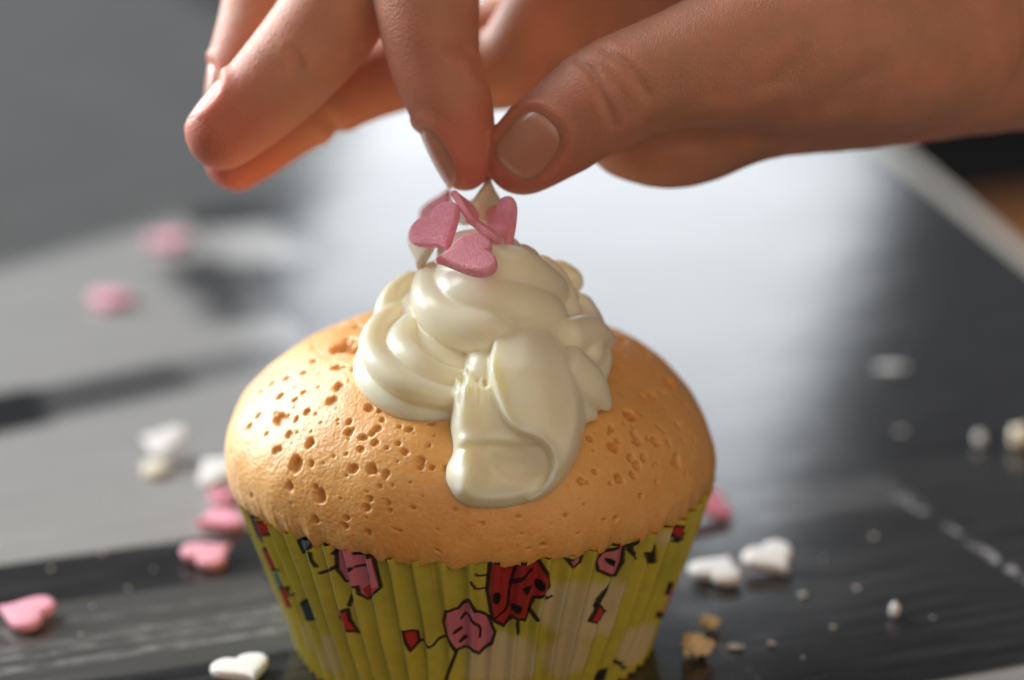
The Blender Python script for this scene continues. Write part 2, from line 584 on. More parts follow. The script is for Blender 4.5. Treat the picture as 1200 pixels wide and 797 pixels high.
def build_liner():
    NP = 63
    nphi, nz = NP * 28, 210
    ph = np.linspace(-np.pi, np.pi, nphi, endpoint=False)
    z = np.linspace(0.0003, ZT, nz)
    PH = np.tile(ph, nz)
    Z = np.repeat(z, nphi)
    k = Z / ZT
    jit = vnoise(np.stack([np.cos(PH) * 5, np.sin(PH) * 5, k * 2], 1))
    w = NP * PH + 0.7 * jit
    wave = np.cos(w) + 0.22 * np.cos(2 * w + 0.6)
    amp = 0.00045 + 0.00035 * k
    pl_id = np.floor(w / (2 * np.pi) + 0.5)
    pr = rng.random(200)[(pl_id.astype(int) + 100) % 200]
    R = RB + (RT - RB) * k + amp * wave * (0.75 + 0.5 * pr) + 0.00035 * vnoise(np.stack([np.cos(PH) * 3, np.sin(PH) * 3, k * 2 + 9], 1))
    R += 0.0003 * smooth(0.12, 0.0, k)
    P = np.stack([R * np.sin(PH), -R * np.cos(PH), Z], 1)
    i = np.arange(nz - 1)[:, None] * nphi
    j = np.arange(nphi)[None, :]
    j2 = (j + 1) % nphi
    faces = np.stack([i + j, i + j2, i + nphi + j2, i + nphi + j], -1).reshape(-1, 4)
    verts = np.vstack([P, [[0, 0, 0.0006]]])
    # floor of the liner as quads (two columns at a time)
    jj = np.arange(0, nphi, 2)
    base = np.stack([np.full(len(jj), len(P)), (jj + 2) % nphi, (jj + 1) % nphi, jj], 1)
    me = mesh_np('paper_liner', verts, np.vstack([faces, base]))

    # ---- the print, laid out on the unrolled paper in millimetres
    S = (PH + 0.006 * (pr - 0.5)) * 30.0
    Q = np.stack([S, Z * 1000], 1)
    n1 = vnoise(np.stack([Q[:, 0] * 0.16, Q[:, 1] * 0.16, 0 * S + 2], 1))
    n2 = vnoise(np.stack([Q[:, 0] * 1.1, Q[:, 1] * 1.1, 0 * S + 7], 1))
    lime = np.array([0.62, 0.53, 0.07])
    olive = np.array([0.47, 0.46, 0.07])
    pale = np.array([0.72, 0.60, 0.42])
    c = lime + (olive - lime) * np.clip(0.35 + 0.5 * n1, 0, 1)[:, None]
    c = c * (1 + 0.06 * n2[:, None])
    INK = np.array([0.012, 0.011, 0.012])
    PINK = np.array([0.70, 0.22, 0.28])
    RED = np.array([0.46, 0.035, 0.03])
    BLUE = np.array([0.09, 0.17, 0.25])
    PURP = np.array([0.10, 0.05, 0.16])

    def conv(pts, src):
        ox, oy, s = {'7': (260, 560, 3.363), '8': (500, 560, 3.333), 'p': (0, 0, 1.0)}[src]
        out = []
        for x, y in pts:
            a, h = cone_hit(x / s + ox, y / s + oy)
            out.append((a * 30.0, h * 1000))
        return np.array(out)

    def seg_dist(q, pts):
        d = np.full(len(q), 1e9)
        for a, b in zip(pts[:-1], pts[1:]):
            ba = b - a
            t = np.clip(((q - a) @ ba) / max(ba @ ba, 1e-9), 0, 1)
            d = np.minimum(d, np.linalg.norm(q - a - t[:, None] * ba, axis=1))
        return d

    def inside(q, pts):
        r = np.zeros(len(q), bool)
        for a, b in zip(pts, np.roll(pts, -1, 0)):
            cnd = (a[1] > q[:, 1]) != (b[1] > q[:, 1])
            xs = a[0] + (q[:, 1] - a[1]) * (b[0] - a[0]) / (b[1] - a[1] + 1e-12)
            r ^= cnd & (q[:, 0] < xs)
        return r

    SHIFTS = (0.0, 60.0 * np.pi / 3, -60.0 * np.pi / 3)

    def region(pts, m):
        lo, hi = pts.min(0) - m, pts.max(0) + m
        return np.nonzero((Q[:, 0] > lo[0]) & (Q[:, 0] < hi[0]) & (Q[:, 1] > lo[1]) & (Q[:, 1] < hi[1]))[0]

    def rounded(p, closed):
        for _ in range(1):                     # Chaikin corner cutting
            a = p if closed else p[:-1]
            b = np.roll(p, -1, 0) if closed else p[1:]
            q = np.empty((2 * len(a), 2))
            q[0::2] = 0.75 * a + 0.25 * b
            q[1::2] = 0.25 * a + 0.75 * b
            p = q if closed else np.vstack([p[:1], q, p[-1:]])
        return p

    def fill(pts, col, src, outline=True, soft=0.12, strength=1.0, w=0.2):
        p0 = rounded(conv(pts, src), True) if soft != 0.12 else conv(pts, src)
        for sh in SHIFTS:
            p = p0 + np.array([sh, 0])
            if sh and np.abs(p[:, 0]).min() < 50:
                continue
            ix = region(p, 2 * soft + 0.6)
            if not len(ix):
                continue
            q = Q[ix]
            d = seg_dist(q, np.vstack([p, p[:1]]))
            sd = np.where(inside(q, p), -d, d)
            m = smooth(soft, -soft, sd)[:, None] * strength
            c[ix] = c[ix] * (1 - m) + col * m
            if outline:
                m = smooth(w + 0.07, w - 0.07, d)[:, None] * 0.95
                c[ix] = c[ix] * (1 - m) + INK * m

    def stroke(pts, src, w=0.2, col=INK):
        p0 = rounded(conv(pts, src), False)
        for sh in SHIFTS:
            p = p0 + np.array([sh, 0])
            if sh and np.abs(p[:, 0]).min() < 50:
                continue
            ix = region(p, w + 0.4)
            if not len(ix):
                continue
            d = seg_dist(Q[ix], p)
            m = smooth(w + 0.07, w - 0.07, d)[:, None] * 0.95
            c[ix] = c[ix] * (1 - m) + col * m

    def blob(x, y, rx, ry, col, src, outline=False, rot=0):
        t = np.linspace(0, 2 * np.pi, 10, endpoint=False)
        X, Y = rx * np.cos(t), ry * np.sin(t)
        cr, sr = math.cos(rot), math.sin(rot)
        fill([(x + cr * a - sr * b, y + sr * a + cr * b) for a, b in zip(X, Y)], col, src, outline, 0.09)

    # pale shapes of the print
    for pts in ([(440, 470), (520, 400), (640, 420), (720, 395), (800, 420), (720, 520), (740, 590), (600, 640), (480, 590), (430, 540)],
                [(150, 640), (230, 600), (320, 610), (420, 640), (430, 790), (150, 790), (160, 720)],
                [(770, 600), (850, 560), (880, 590), (840, 690), (770, 740), (735, 690)],
                [(880, 230), (970, 175), (960, 240), (890, 260)],
                [(520, 600), (640, 640), (600, 760), (500, 790), (440, 700)]):
        fill(pts, pale, '8', False, 0.9, 0.75)
    fill([(390, 640), (430, 610), (470, 700), (470, 790), (400, 740)], pale * 0.9, '7', False, 0.7, 0.6)
    fill([(310, 590), (350, 560), (380, 690), (340, 660)], pale * 0.95, '7', False, 0.5, 0.6)
    # left flank: purple, blue and red scraps seen almost edge-on
    fill([(78, 25), (110, 60), (170, 190), (190, 260), (165, 250), (120, 130)], PURP, '7', False, 0.3, 0.9)
    fill([(110, 95), (150, 110), (160, 150), (130, 150)], BLUE, '7', True)
    fill([(160, 165), (185, 180), (195, 225), (172, 215)], RED, '7', True)
    fill([(180, 275), (205, 285), (225, 350), (210, 365), (190, 330)], RED, '7', True)
    fill([(215, 375), (240, 365), (255, 420), (235, 440)], BLUE * 1.5, '7', False)
    fill([(240, 430), (270, 430), (288, 510), (262, 500)], RED * 1.1, '7', True)
    stroke([(165, 138), (190, 140), (207, 128)], '7')
    stroke([(225, 350), (240, 360)], '7')
    stroke([(275, 462), (305, 455)], '7', 0.16)
    blob(345, 520, 17, 42, BLUE * 0.45, '7', True, -0.3)
    # blue scrap and strokes
    fill([(297, 250), (330, 232), (362, 240), (355, 272), (315, 297)], BLUE, '7')
    stroke([(358, 290), (365, 320), (378, 345)], '7', 0.24)
    # winking pink flower
    fill([(445, 290), (480, 262), (512, 268), (520, 302), (600, 306), (628, 430), (570, 482), (545, 455), (538, 425), (480, 412), (455, 360)], PINK, '7')
    fill([(550, 440), (575, 425), (620, 425), (570, 478)], RED * 1.3, '7', False)
    stroke([(440, 298), (455, 275), (470, 268)], '7', 0.25)
    stroke([(530, 300), (565, 310), (597, 296)], '7', 0.28)
    blob(505, 358, 20, 11, INK, '7', False, -0.4)
    stroke([(528, 350), (570, 350), (592, 375), (583, 405)], '7')
    stroke([(390, 374), (420, 368), (450, 348)], '7', 0.24)
    stroke([(520, 430), (505, 470), (497, 505)], '7', 0.28)
    fill([(458, 555), (468, 522), (495, 518), (505, 560), (532, 612), (488, 590)], RED * 1.2, '7', True, w=0.24)
    # little red mitten and its arm
    fill([(724, 593), (770, 608), (778, 648), (750, 677), (735, 640)], RED * 1.15, '7')
    stroke([(775, 650), (800, 636), (828, 667), (858, 635), (890, 622)], '7', 0.2)
    # smiling pink flower
    fill([(75, 515), (120, 515), (165, 472), (190, 520), (240, 545), (264, 600), (250, 645), (205, 692), (170, 662), (110, 677), (75, 612), (63, 565)], PINK, '8', True, w=0.24)
    stroke([(133, 558), (160, 522), (178, 560), (212, 590), (208, 628)], '8', 0.2)
    stroke([(108, 606), (132, 594)], '8', 0.3)
    stroke([(130, 645), (152, 626)], '8', 0.3)
    stroke([(115, 680), (92, 735), (70, 800)], '8', 0.28)
    stroke([(240, 545), (262, 540)], '8', 0.24)
    # ladybird
    fill([(245, 325), (440, 325), (470, 375), (482, 430), (420, 470), (388, 562), (332, 540), (300, 585), (253, 548), (233, 440)], RED, '8', True, w=0.24)
    stroke([(350, 330), (322, 430), (318, 520), (255, 548)], '8', 0.2)
    blob(270, 465, 18, 26, INK, '8')
    blob(348, 507, 24, 18, INK, '8', False, 0.4)
    fill([(365, 425), (418, 425), (392, 466)], INK, '8', False)
    blob(440, 415, 18, 22, INK, '8')
    stroke([(330, 412), (368, 385), (408, 362)], '8', 0.34)
    stroke([(405, 518), (428, 548)], '8', 0.3)
    stroke([(350, 560), (355, 605)], '8', 0.3)
    stroke([(460, 462), (475, 474), (492, 468)], '8', 0.24)
    stroke([(190, 375), (205, 388), (232, 385)], '8', 0.16)
    stroke([(172, 398), (195, 440), (232, 435)], '8', 0.16)
    # right flank
    fill([(540, 310), (612, 310), (605, 335), (585, 352), (560, 340)], PINK * 0.9, '8')
    fill([(688, 300), (735, 262), (778, 258), (765, 330), (742, 386), (675, 366), (668, 330)], PINK, '8', True, w=0.24)
    blob(712, 325, 17, 13, INK, '8', False, 0.5)
    stroke([(710, 390), (670, 460), (656, 500)], '8', 0.28)
    fill([(660, 490), (702, 525), (680, 556), (635, 560), (652, 520)], RED * 1.2, '8')
    stroke([(812, 238), (782, 270), (800, 310), (822, 320)], '8', 0.26)
    fill([(848, 290), (892, 268), (878, 328), (845, 325)], RED, '8', True, w=0.3)
    blob(975, 212, 20, 30, RED, '8', True, 0.2)
    stroke([(955, 240), (985, 240)], '8', 0.3)
    blob(932, 428, 13, 30, INK, '8', False, 0.2)
    fill([(935, 430), (950, 440), (920, 540), (905, 520)], PINK * 0.8, '8', False)
    blob(897, 535, 9, 15, INK, '8', False, 0.2)
    fill([(640, 800), (705, 738), (690, 790), (660, 815)], INK * 2, '8', False)
    stroke([(732, 685), (724, 706), (772, 742)], '8', 0.3)
    # grease darkens the paper here and there
    n3 = vnoise(np.stack([Q[:, 0] * 0.35, Q[:, 1] * 0.12, 0 * S + 21], 1))
    c *= (1 - 0.10 * smooth(0.1, 0.6, n3))[:, None]
    c = np.vstack([c, [lime]])
    color_attr(me, 'print', np.clip(c, 0, 1))
    N = Nodes('printed_liner_paper')
    at = N.new('ShaderNodeAttribute', attribute_name='print')
    N.set(Base_Color=at.outputs['Color'], Roughness=0.48, Subsurface_Weight=0.0)
    fib = N.bump(N.noise(2500, 3, 0.6), 0.00005, 0.5)
    N.set(Normal=fib)
    obj('paper_liner', me, N.m, cup)


build_liner()

# --- frosting: piped ropes and folded ribbons, fused into one body


def spline(pts, n):
    pts = np.asarray(pts, float)
    p = np.vstack([2 * pts[0] - pts[1], pts, 2 * pts[-1] - pts[-2]])
    t = np.linspace(0, len(pts) - 1 - 1e-6, n)
    i = t.astype(int)
    f = (t - i)[:, None]
    a, b, c, d = p[i], p[i + 1], p[i + 2], p[i + 3]
    return 0.5 * (2 * b + (c - a) * f + (2 * a - 5 * b + 4 * c - d) * f ** 2 + (3 * b - a - 3 * c + d) * f ** 3)


FV, FF = [], []


def sweep(pts, nor, ra, rb, ridges=0, amp=0.0, twist=0.0, n=90, m=60, e0=0.12, e1=0.12, phase=0.0):
    """closed tube along pts; ra is the half width, rb the half thickness along the normals"""
    P = spline(pts, n)
    NN = spline(nor, n)
    RA = spline(np.asarray(ra, float)[:, None] * np.ones((1, 1)), n)[:, 0]
    RBB = spline(np.asarray(rb, float)[:, None] * np.ones((1, 1)), n)[:, 0]
    T = np.gradient(P, axis=0)
    T /= np.linalg.norm(T, axis=1)[:, None]
    NN = NN - (NN * T).sum(1)[:, None] * T
    NN /= np.linalg.norm(NN, axis=1)[:, None]
    B = np.cross(T, NN)
    s = np.linspace(0, 1, n)
    k = np.ones(n)
    if e0:
        k *= np.sqrt(np.clip(1 - np.clip(1 - s / e0, 0, 1) ** 2, 0.0004, 1))
    if e1:
        k *= np.sqrt(np.clip(1 - np.clip(1 - (1 - s) / e1, 0, 1) ** 2, 0.0004, 1))
    a = np.linspace(0, 2 * np.pi, m, endpoint=False)
    rid = 1 + amp * np.abs(np.cos(ridges * 0.5 * (a[None, :] + twist * s[:, None] + phase))) * 1.0 - amp * 0.5 if ridges else np.ones((n, m))
    V = P[:, None, :] + k[:, None, None] * rid[:, :, None] * (B[:, None, :] * (RA[:, None] * np.cos(a))[:, :, None] + NN[:, None, :] * (RBB[:, None] * np.sin(a))[:, :, None])
    off = sum(len(v) for v in FV)
    FV.append(V.reshape(-1, 3))
    i = np.arange(n - 1)[:, None] * m
    j = np.arange(m)[None, :]
    j2 = (j + 1) % m
    FF.append(np.stack([i + j, i + j2, i + m + j2, i + m + j], -1).reshape(-1, 4) + off)
    # caps as quad fans on a centre vertex
    for row, flip in ((0, True), (n - 1, False)):
        off2 = sum(len(v) for v in FV)
        FV.append(P[row][None, :])
        q = np.arange(0, m, 2)
        cap = np.stack([np.full(len(q), off2), off + row * m + q, off + row * m + (q + 1) % m, off + row * m + (q + 2) % m], 1)
        FF.append(cap[:, ::-1] if flip else cap)


def on_dome(path, n_mix=0.0):
    """path of (px, py, lift mm) -> points and normals"""
    P, Nn = [], []
    for x, y, t in path:
        p, n = dome_hit(x, y, t / 1000)
        P.append(p)
        Nn.append(n)
    return P, Nn


MM = DR / F_PX                                 # metres per photo pixel at the cupcake


def rope(path, r, flat=1.0, **kw):
    P, Nn = on_dome(path)
    r = [r] * len(P) if np.isscalar(r) else r
    sweep(P, Nn, [q * MM for q in r], [q * MM * flat for q in r], **kw)


def free(path, r, flat=1.0, nor=None, **kw):
    """path of (px, py, world y in mm)"""
    P = [at_y(x, y, w / 1000) for x, y, w in path]
    r = [r] * len(P) if np.isscalar(r) else r
    Nn = [cdir(0, 0.35, 1) if nor is None else nor] * len(P)
    sweep(P, Nn, [q * MM for q in r], [q * MM * flat for q in r], **kw)


# lower ring of the swirl, ridged by the piping nozzle
rope([(506, 376, 1.6), (470, 394, 1.8), (456, 424, 1.8), (481, 450, 1.6), (522, 464, 0.8), (590, 466, 0.0), (650, 462, 0.8), (684, 442, 1.6), (694, 412, 1.8), (676, 388, 1.8)],
     [26, 32, 35, 34, 28, 22, 20, 20, 18, 18], ridges=5, amp=0.42, twist=1.2, n=160, m=96)
free([(556, 440, -19), (520, 424, -17), (492, 396, -12), (486, 365, -7)], [24, 27, 24, 20], ridges=3, amp=0.25, twist=0.8, n=80)
# filling of the mound
free([(578, 455, -9), (576, 400, -7), (574, 350, -5), (570, 312, -4)], [96, 84, 60, 28], nor=cdir(0, 0, 1), e0=0.3, e1=0.3)
free([(560, 450, -17), (566, 410, -14), (575, 375, -12)], [40, 44, 40], n=60)
# second rope rising on the left
free([(540, 470, -22), (500, 436, -17.5), (474, 396, -10), (474, 360, -4), (500, 334, 2)], [20, 27, 29, 27, 22], ridges=4, amp=0.42, twist=1.0, n=110)
# upper fold sweeping from the left across the front
free([(522, 318, -3), (508, 335, -8), (512, 360, -14), (540, 380, -18), (576, 388, -20), (606, 384, -19)], [20, 24, 26, 27, 26, 18], n=110)
free([(520, 322, -6), (548, 345, -14), (590, 362, -17), (626, 372, -16), (650, 372, -12)], [20, 34, 37, 33, 22], n=110)
free([(520, 312, -6), (560, 318, -13), (600, 325, -14), (634, 340, -11), (655, 350, -5)], [20, 32, 34, 28, 18], n=90)
# folds down the right side
free([(622, 303, -5), (648, 328, -7), (660, 362, -9), (664, 402, -12), (660, 440, -15)], [13, 17, 20, 23, 20], ridges=3, amp=0.16, n=90)
free([(640, 310, 0), (668, 330, -1), (676, 342, -2)], [13, 16, 5], n=60, e0=0.2)
free([(656, 345, -2), (680, 372, -4), (688, 404, -7), (684, 430, -10)], [16, 21, 23, 20], ridges=3, amp=0.15, n=80)
rope([(655, 398, 6.5), (690, 392, 4.6), (718, 402, 2.2)], [22, 21, 7], n=60)
rope([(655, 425, 6.0), (690, 452, 3.6), (716, 480, 1.2)], [32, 26, 5], flat=0.75, n=60)
rope([(655, 462, 3.5), (680, 480, 2.2), (700, 488, 0.8)], [28, 16, 5], flat=0.7, n=60)
rope([(676, 352, 5.0), (692, 385, 4.6), (690, 425, 3.6)], [15, 17, 15], n=60)
# cap that carries the hearts
free([(520, 300, -5), (550, 298, -9), (585, 302, -9), (610, 314, -7)], [16, 28, 28, 16], n=60)
# the fold that ran down the front: a relief laid over the dome


def poly_sd(X, Y, pts):
    pts = np.asarray(pts, float)
    ins = np.zeros(X.shape, bool)
    d = np.full(X.shape, 1e9)
    for a, b in zip(pts, np.roll(pts, -1, 0)):
        ba = b - a
        t = np.clip(((X - a[0]) * ba[0] + (Y - a[1]) * ba[1]) / max(ba @ ba, 1e-9), 0, 1)
        d = np.minimum(d, np.hypot(X - a[0] - t * ba[0], Y - a[1] - t * ba[1]))
        c = (a[1] > Y) != (b[1] > Y)
        ins ^= c & (X < a[0] + (Y - a[1]) * ba[0] / (ba[1] if abs(ba[1]) > 1e-9 else 1e-9))
    return np.where(ins, d, -d)                # positive inside


def line_d(X, Y, pts):
    d = np.full(X.shape, 1e9)
    pts = np.asarray(pts, float)
    for a, b in zip(pts[:-1], pts[1:]):
        ba = b - a
        t = np.clip(((X - a[0]) * ba[0] + (Y - a[1]) * ba[1]) / (ba @ ba), 0, 1)
        d = np.minimum(d, np.hypot(X - a[0] - t * ba[0], Y - a[1] - t * ba[1]))
    return d


def soft_line(p, n=60):
    return spline(np.asarray(p, float), n)


def build_drip():
    x = np.arange(512, 702, 0.8)
    y = np.arange(345, 606, 0.8)
    X, Y = np.meshgrid(x, y)
    spikes = [(529, 470), (527, 452), (531, 456), (533, 430), (539, 445), (542, 447), (546, 416), (549, 436), (552, 424), (557, 444), (560, 446), (565, 432), (568, 450)]
    right = soft_line([(574, 395), (590, 372), (612, 362), (640, 372), (664, 398), (679, 432), (687, 470), (685, 506), (672, 545), (646, 577), (610, 592), (570, 596), (541, 590), (524, 568), (523, 548), (531, 528), (527, 500)], 120)
    outline = np.vstack([spikes, right])
    lip = soft_line([(560, 392), (570, 420), (577, 450), (588, 482), (604, 504), (630, 515), (645, 530), (647, 552), (634, 574), (618, 584)], 80)
    left_reg = np.vstack([lip, [(618, 640), (500, 640), (500, 380), (555, 380)]])
    sd = poly_sd(X, Y, outline)
    sl = poly_sd(X, Y, left_reg)               # positive on the under-sheet side
    dl = line_d(X, Y, lip)
    # rounded edge of the whole sheet
    ew = np.where((Y < 475) & (X < 585), 7.0, 15.0)
    ew = 7.0 + 8.0 * np.maximum(smooth(450, 510, Y), smooth(585, 625, X))
    edge = np.sqrt(np.clip(1 - (1 - np.clip(sd / ew, 0, 1)) ** 2, 0, 1))
    tone = np.interp(Y, [345, 385, 430, 480, 530, 560, 590], [6.0, 7.6, 7.4, 6.2, 4.8, 4.0, 3.4])
    tongue = tone + 1.3 * np.exp(-((X - (610 + (Y - 380) * 0.30)) / 42) ** 2) * smooth(590, 520, Y)
    sheet = tone - 1.7 + 0.9 * np.exp(-((X - 548) / 16) ** 2)
    rib = np.cos((X - 546 + 0.06 * (Y - 440)) / 9.5 * 2 * np.pi) + 0.5 * np.cos((X - 540) / 5.3 * 2 * np.pi)
    sheet += 0.20 * rib * smooth(505, 440, Y)
    # under the crease the sheet folds away into a hollow
    crease = np.interp(X, [520, 545, 575, 610, 640], [527, 522, 519, 521, 518])
    below = smooth(-2, 7, Y - crease)
    hol = np.exp(-(((X - 604) / 27) ** 2 + ((Y - 545) / 17) ** 2))
    sheet += below * (-0.35 - 2.0 * hol) + 0.45 * np.exp(-((Y - crease + 7) / 6) ** 2) * smooth(528, 545, X)
    sheet -= 0.55 * np.exp(-((Y - crease - 2) / 3.0) ** 2) * smooth(528, 540, X)
    sheet += 1.5 * np.exp(-(((X - 546) / 15) ** 2 + ((Y - 561) / 17) ** 2))
    rim = line_d(X, Y, soft_line([(540, 575), (565, 583), (600, 581), (628, 570)], 40))
    sheet += 0.75 * np.exp(-(rim / 8) ** 2)
    sweepl = line_d(X, Y, soft_line([(572, 535), (585, 556), (610, 566), (632, 560)], 40))
    sheet += 0.35 * np.exp(-(sweepl / 4) ** 2) - 0.25 * np.exp(-((sweepl - 7) / 4) ** 2) * hol
    k = smooth(-3.5, 3.5, sl)
    h = tongue * (1 - k) + sheet * k
    h += 0.55 * np.exp(-((sl + 4) / 4.5) ** 2) * smooth(380, 430, Y)      # rolled lip
    h += 0.12 * vnoise(np.stack([X.ravel() * 0.05, Y.ravel() * 0.05, 0 * X.ravel()], 1)).reshape(X.shape)
    h = np.where(sd > 0, h * edge, -1.2)
    X = np.minimum(X, 658 + np.clip(Y - 345, 0, 60) * 0.75)
    Y = np.maximum(Y, 360)
    top = dome_hits(X, Y, h / 1000)
    bot = dome_hits(X, Y, np.full(X.shape, -0.0035))
    ny, nx = X.shape
    off = sum(len(v) for v in FV)
    FV.append(np.vstack([top.reshape(-1, 3), bot.reshape(-1, 3)]))
    i = (np.arange(ny - 1)[:, None] * nx + np.arange(nx - 1)[None, :]).ravel()
    q = np.stack([i, i + nx, i + nx + 1, i + 1], 1)
    m = ny * nx
    FF.append(q + off)
    FF.append(q[:, ::-1] + m + off)
    loop = np.concatenate([np.arange(nx), np.arange(1, ny) * nx + nx - 1, (ny - 1) * nx + np.arange(nx - 2, -1, -1), np.arange(ny - 2, 0, -1) * nx])
    l2 = np.roll(loop, -1)
    FF.append(np.stack([loop, l2, l2 + m, loop + m], 1) + off)


build_drip()
rope([(572, 405, 3.4), (570, 430, 3.4), (566, 455, 2.6)], [22, 22, 16], n=50)


def build_frosting():
    me = mesh_np('frosting_raw', np.vstack(FV), np.vstack(FF))
    tmp = bpy.data.objects.new('frosting_raw', me)
    COL.objects.link(tmp)
    md = tmp.modifiers.new('remesh', 'REMESH')
    md.mode = 'VOXEL'
    md.voxel_size = 0.00025
    s = tmp.modifiers.new('smooth', 'SMOOTH')
    s.factor = 0.5
    s.iterations = 2
    dg = bpy.context.evaluated_depsgraph_get()
    out = bpy.data.meshes.new_from_object(tmp.evaluated_get(dg), depsgraph=dg)
    bpy.data.objects.remove(tmp)
    out.name = 'frosting'
    out.polygons.foreach_set('use_smooth', np.ones(len(out.polygons), bool))
    N = Nodes('cream_frosting')
    tone = N.noise(120, 3, 0.5)
    N.set(Base_Color=N.mix(tone, rgb(0.96, 0.88, 0.66), rgb(0.975, 0.93, 0.77)), Roughness=0.30, Subsurface_Weight=1.0, Subsurface_Scale=0.0026)
    N.b.inputs['Subsurface Radius'].default_value = (1.0, 0.75, 0.35)
    N.set(Normal=N.bump(N.noise(420, 3, 0.55), 0.00012, 0.5))
    obj('frosting', out, N.m, cup)


build_frosting()

# ------------------------------------------------------------------ hand
HD0 = 0.327                                    # distance of the fingertips from the camera
HH = 0.42                                      # grid step in millimetres


def h3(px, py, dz):
    D = HD0 * 1000 + dz
    return np.array([(px - 600) * D / F_PX, -(py - 398.5) * D / F_PX, dz])


def hr(r, dz):
    return r * (HD0 * 1000 + dz) / F_PX


def build_hand():
    lo = np.array([-54.0, 14.0, -20.0])
    hi = np.array([158.0, 88.0, 86.0])
    dims = np.ceil((hi - lo) / HH).astype(int)
    ax = [lo[k] + HH * np.arange(dims[k]) for k in range(3)]
    BIG = 30.0

    def empty():
        return np.full(dims, BIG, np.float32)

    def window(a, b, r):
        mn = np.minimum(a, b) - r - 9
        mx = np.maximum(a, b) + r + 9
        i0 = np.clip(((mn - lo) / HH).astype(int), 0, dims)
        i1 = np.clip(((mx - lo) / HH).astype(int) + 2, 0, dims)
        sl = tuple(slice(i0[k], i1[k]) for k in range(3))
        X = np.meshgrid(*[ax[k][sl[k]].astype(np.float32) for k in range(3)], indexing='ij')
        return sl, X

    def cap(X, a, b, ra, rb):
        ba = b - a
        px, py, pz = X[0] - a[0], X[1] - a[1], X[2] - a[2]
        t = np.clip((px * ba[0] + py * ba[1] + pz * ba[2]) / (ba @ ba), 0, 1)
        d = np.sqrt((px - t * ba[0]) ** 2 + (py - t * ba[1]) ** 2 + (pz - t * ba[2]) ** 2)
        return d - (ra + (rb - ra) * t)

    def smin(a, b, k):
        h = np.clip(0.5 + 0.5 * (b - a) / k, 0, 1)
        return b + (a - b) * h - k * h * (1 - h)

    def chain(spec, k=3.0):
        g = empty()
        P = [h3(x, y, z) for x, y, z, r in spec]
        R = [hr(r, z) for x, y, z, r in spec]
        Pd = np.array(spline(P, 1 + 4 * (len(P) - 1)))
        Rd = spline(np.array(R)[:, None], 1 + 4 * (len(P) - 1))[:, 0]
        for a, b, ra, rb in zip(Pd[:-1], Pd[1:], Rd[:-1], Rd[1:]):
            sl, X = window(a, b, max(ra, rb))
            g[sl] = smin(g[sl], cap(X, a, b, ra, rb).astype(np.float32), 0.8)
        return g

    thumb = [(611, 186, 0, 42), (632, 168, -0.5, 49), (662, 147, -1.5, 54), (712, 113, -3, 62), (790, 84, -3.5, 68), (880, 62, -2, 86), (1000, 52, 2, 104), (1090, 42, 8, 104)]
    index = [(544, 188, 0.5, 35), (530, 128, 0.5, 46), (509, 72, 1, 51), (500, 0, 2, 60), (490, -105, 5, 66), (600, -172, 7, 66), (765, -110, 10, 74), (1060, -20, 18, 80)]
    middle = [(261, 155, 3, 44), (322, 98, 5, 53), (385, 24, 8, 60), (450, -80, 11, 66), (570, -165, 16, 68), (770, -120, 22, 72), (1070, -20, 22, 84)]
    ring = [(277, 128, 20, 40), (303, 42, 22, 49), (352, -70, 26, 56), (520, -150, 32, 60), (770, -95, 36, 66), (1070, -5, 28, 84)]
    pinky = [(277, 188, 30, 36), (350, 136, 32, 41), (430, 97, 34, 43), (530, 66, 38, 46), (650, 20, 42, 50), (770, -45, 46, 58), (1060, 10, 34, 84)]
    heel = [(748, 132, 14, 78), (796, 132, 14, 86), (880, 98, 14, 88), (1010, 74, 22, 100), (1200, 28, 32, 122), (1450, -10, 42, 140), (1900, -70, 54, 165)]
    pad = [(540, 78, 34, 44), (594, 80, 31, 46), (660, 20, 30, 66), (760, 20, 28, 84), (900, 20, 22, 110), (1050, 20, 26, 116)]
    back = [(760, -80, 22, 92), (900, -50, 20, 120), (1100, -10, 26, 124), (1300, -20, 34, 136)]

    g = chain(heel)
    g = smin(g, chain(pad), 6)
    g = smin(g, chain(back), 6)
    kx = (0.5 + 5.5 * smooth(600, 860, ax[0] * F_PX / 330 + 600))[:, None, None].astype(np.float32)
    parts = {}
    for nm, sp in (('pinky', pinky), ('ring', ring), ('middle', middle), ('index', index), ('thumb', thumb)):
        parts[nm] = chain(sp)
        g = smin(g, parts[nm], kx)

    # creases of the joints and of the palm, seen on the side facing the light and the lens
    creases = [([(676, 78), (690, 92), (701, 113), (716, 152)], 'thumb', 0.75, 0.5), ([(705, 68), (728, 84), (742, 100), (753, 120)], 'thumb', 0.6, 0.55),
               ([(694, 80), (712, 98), (724, 124)], 'thumb', 0.3, 0.5),
               ([(526, 66), (545, 66), (558, 78), (566, 96)], 'index', 0.75, 0.55), ([(520, 60), (545, 54), (562, 60)], 'index', 0.3, 0.6),
               ([(343, 60), (351, 74), (353, 92)], 'middle', 0.6, 0.6), ([(360, 112), (374, 128), (382, 150)], 'pinky', 0.7, 0.9),
               ([(867, 124), (896, 102), (927, 74)], None, 0.5, 1.0), ([(760, 166), (800, 160), (846, 162), (902, 142)], None, 0.9, 1.3),
               ([(700, 186), (760, 150), (830, 118)], None, 0.35, 0.9),
               ([(968, 114), (995, 100), (1020, 86)], None, 0.6, 1.2), ([(905, 150), (960, 130), (1010, 118)], None, 0.35, 1.2)]
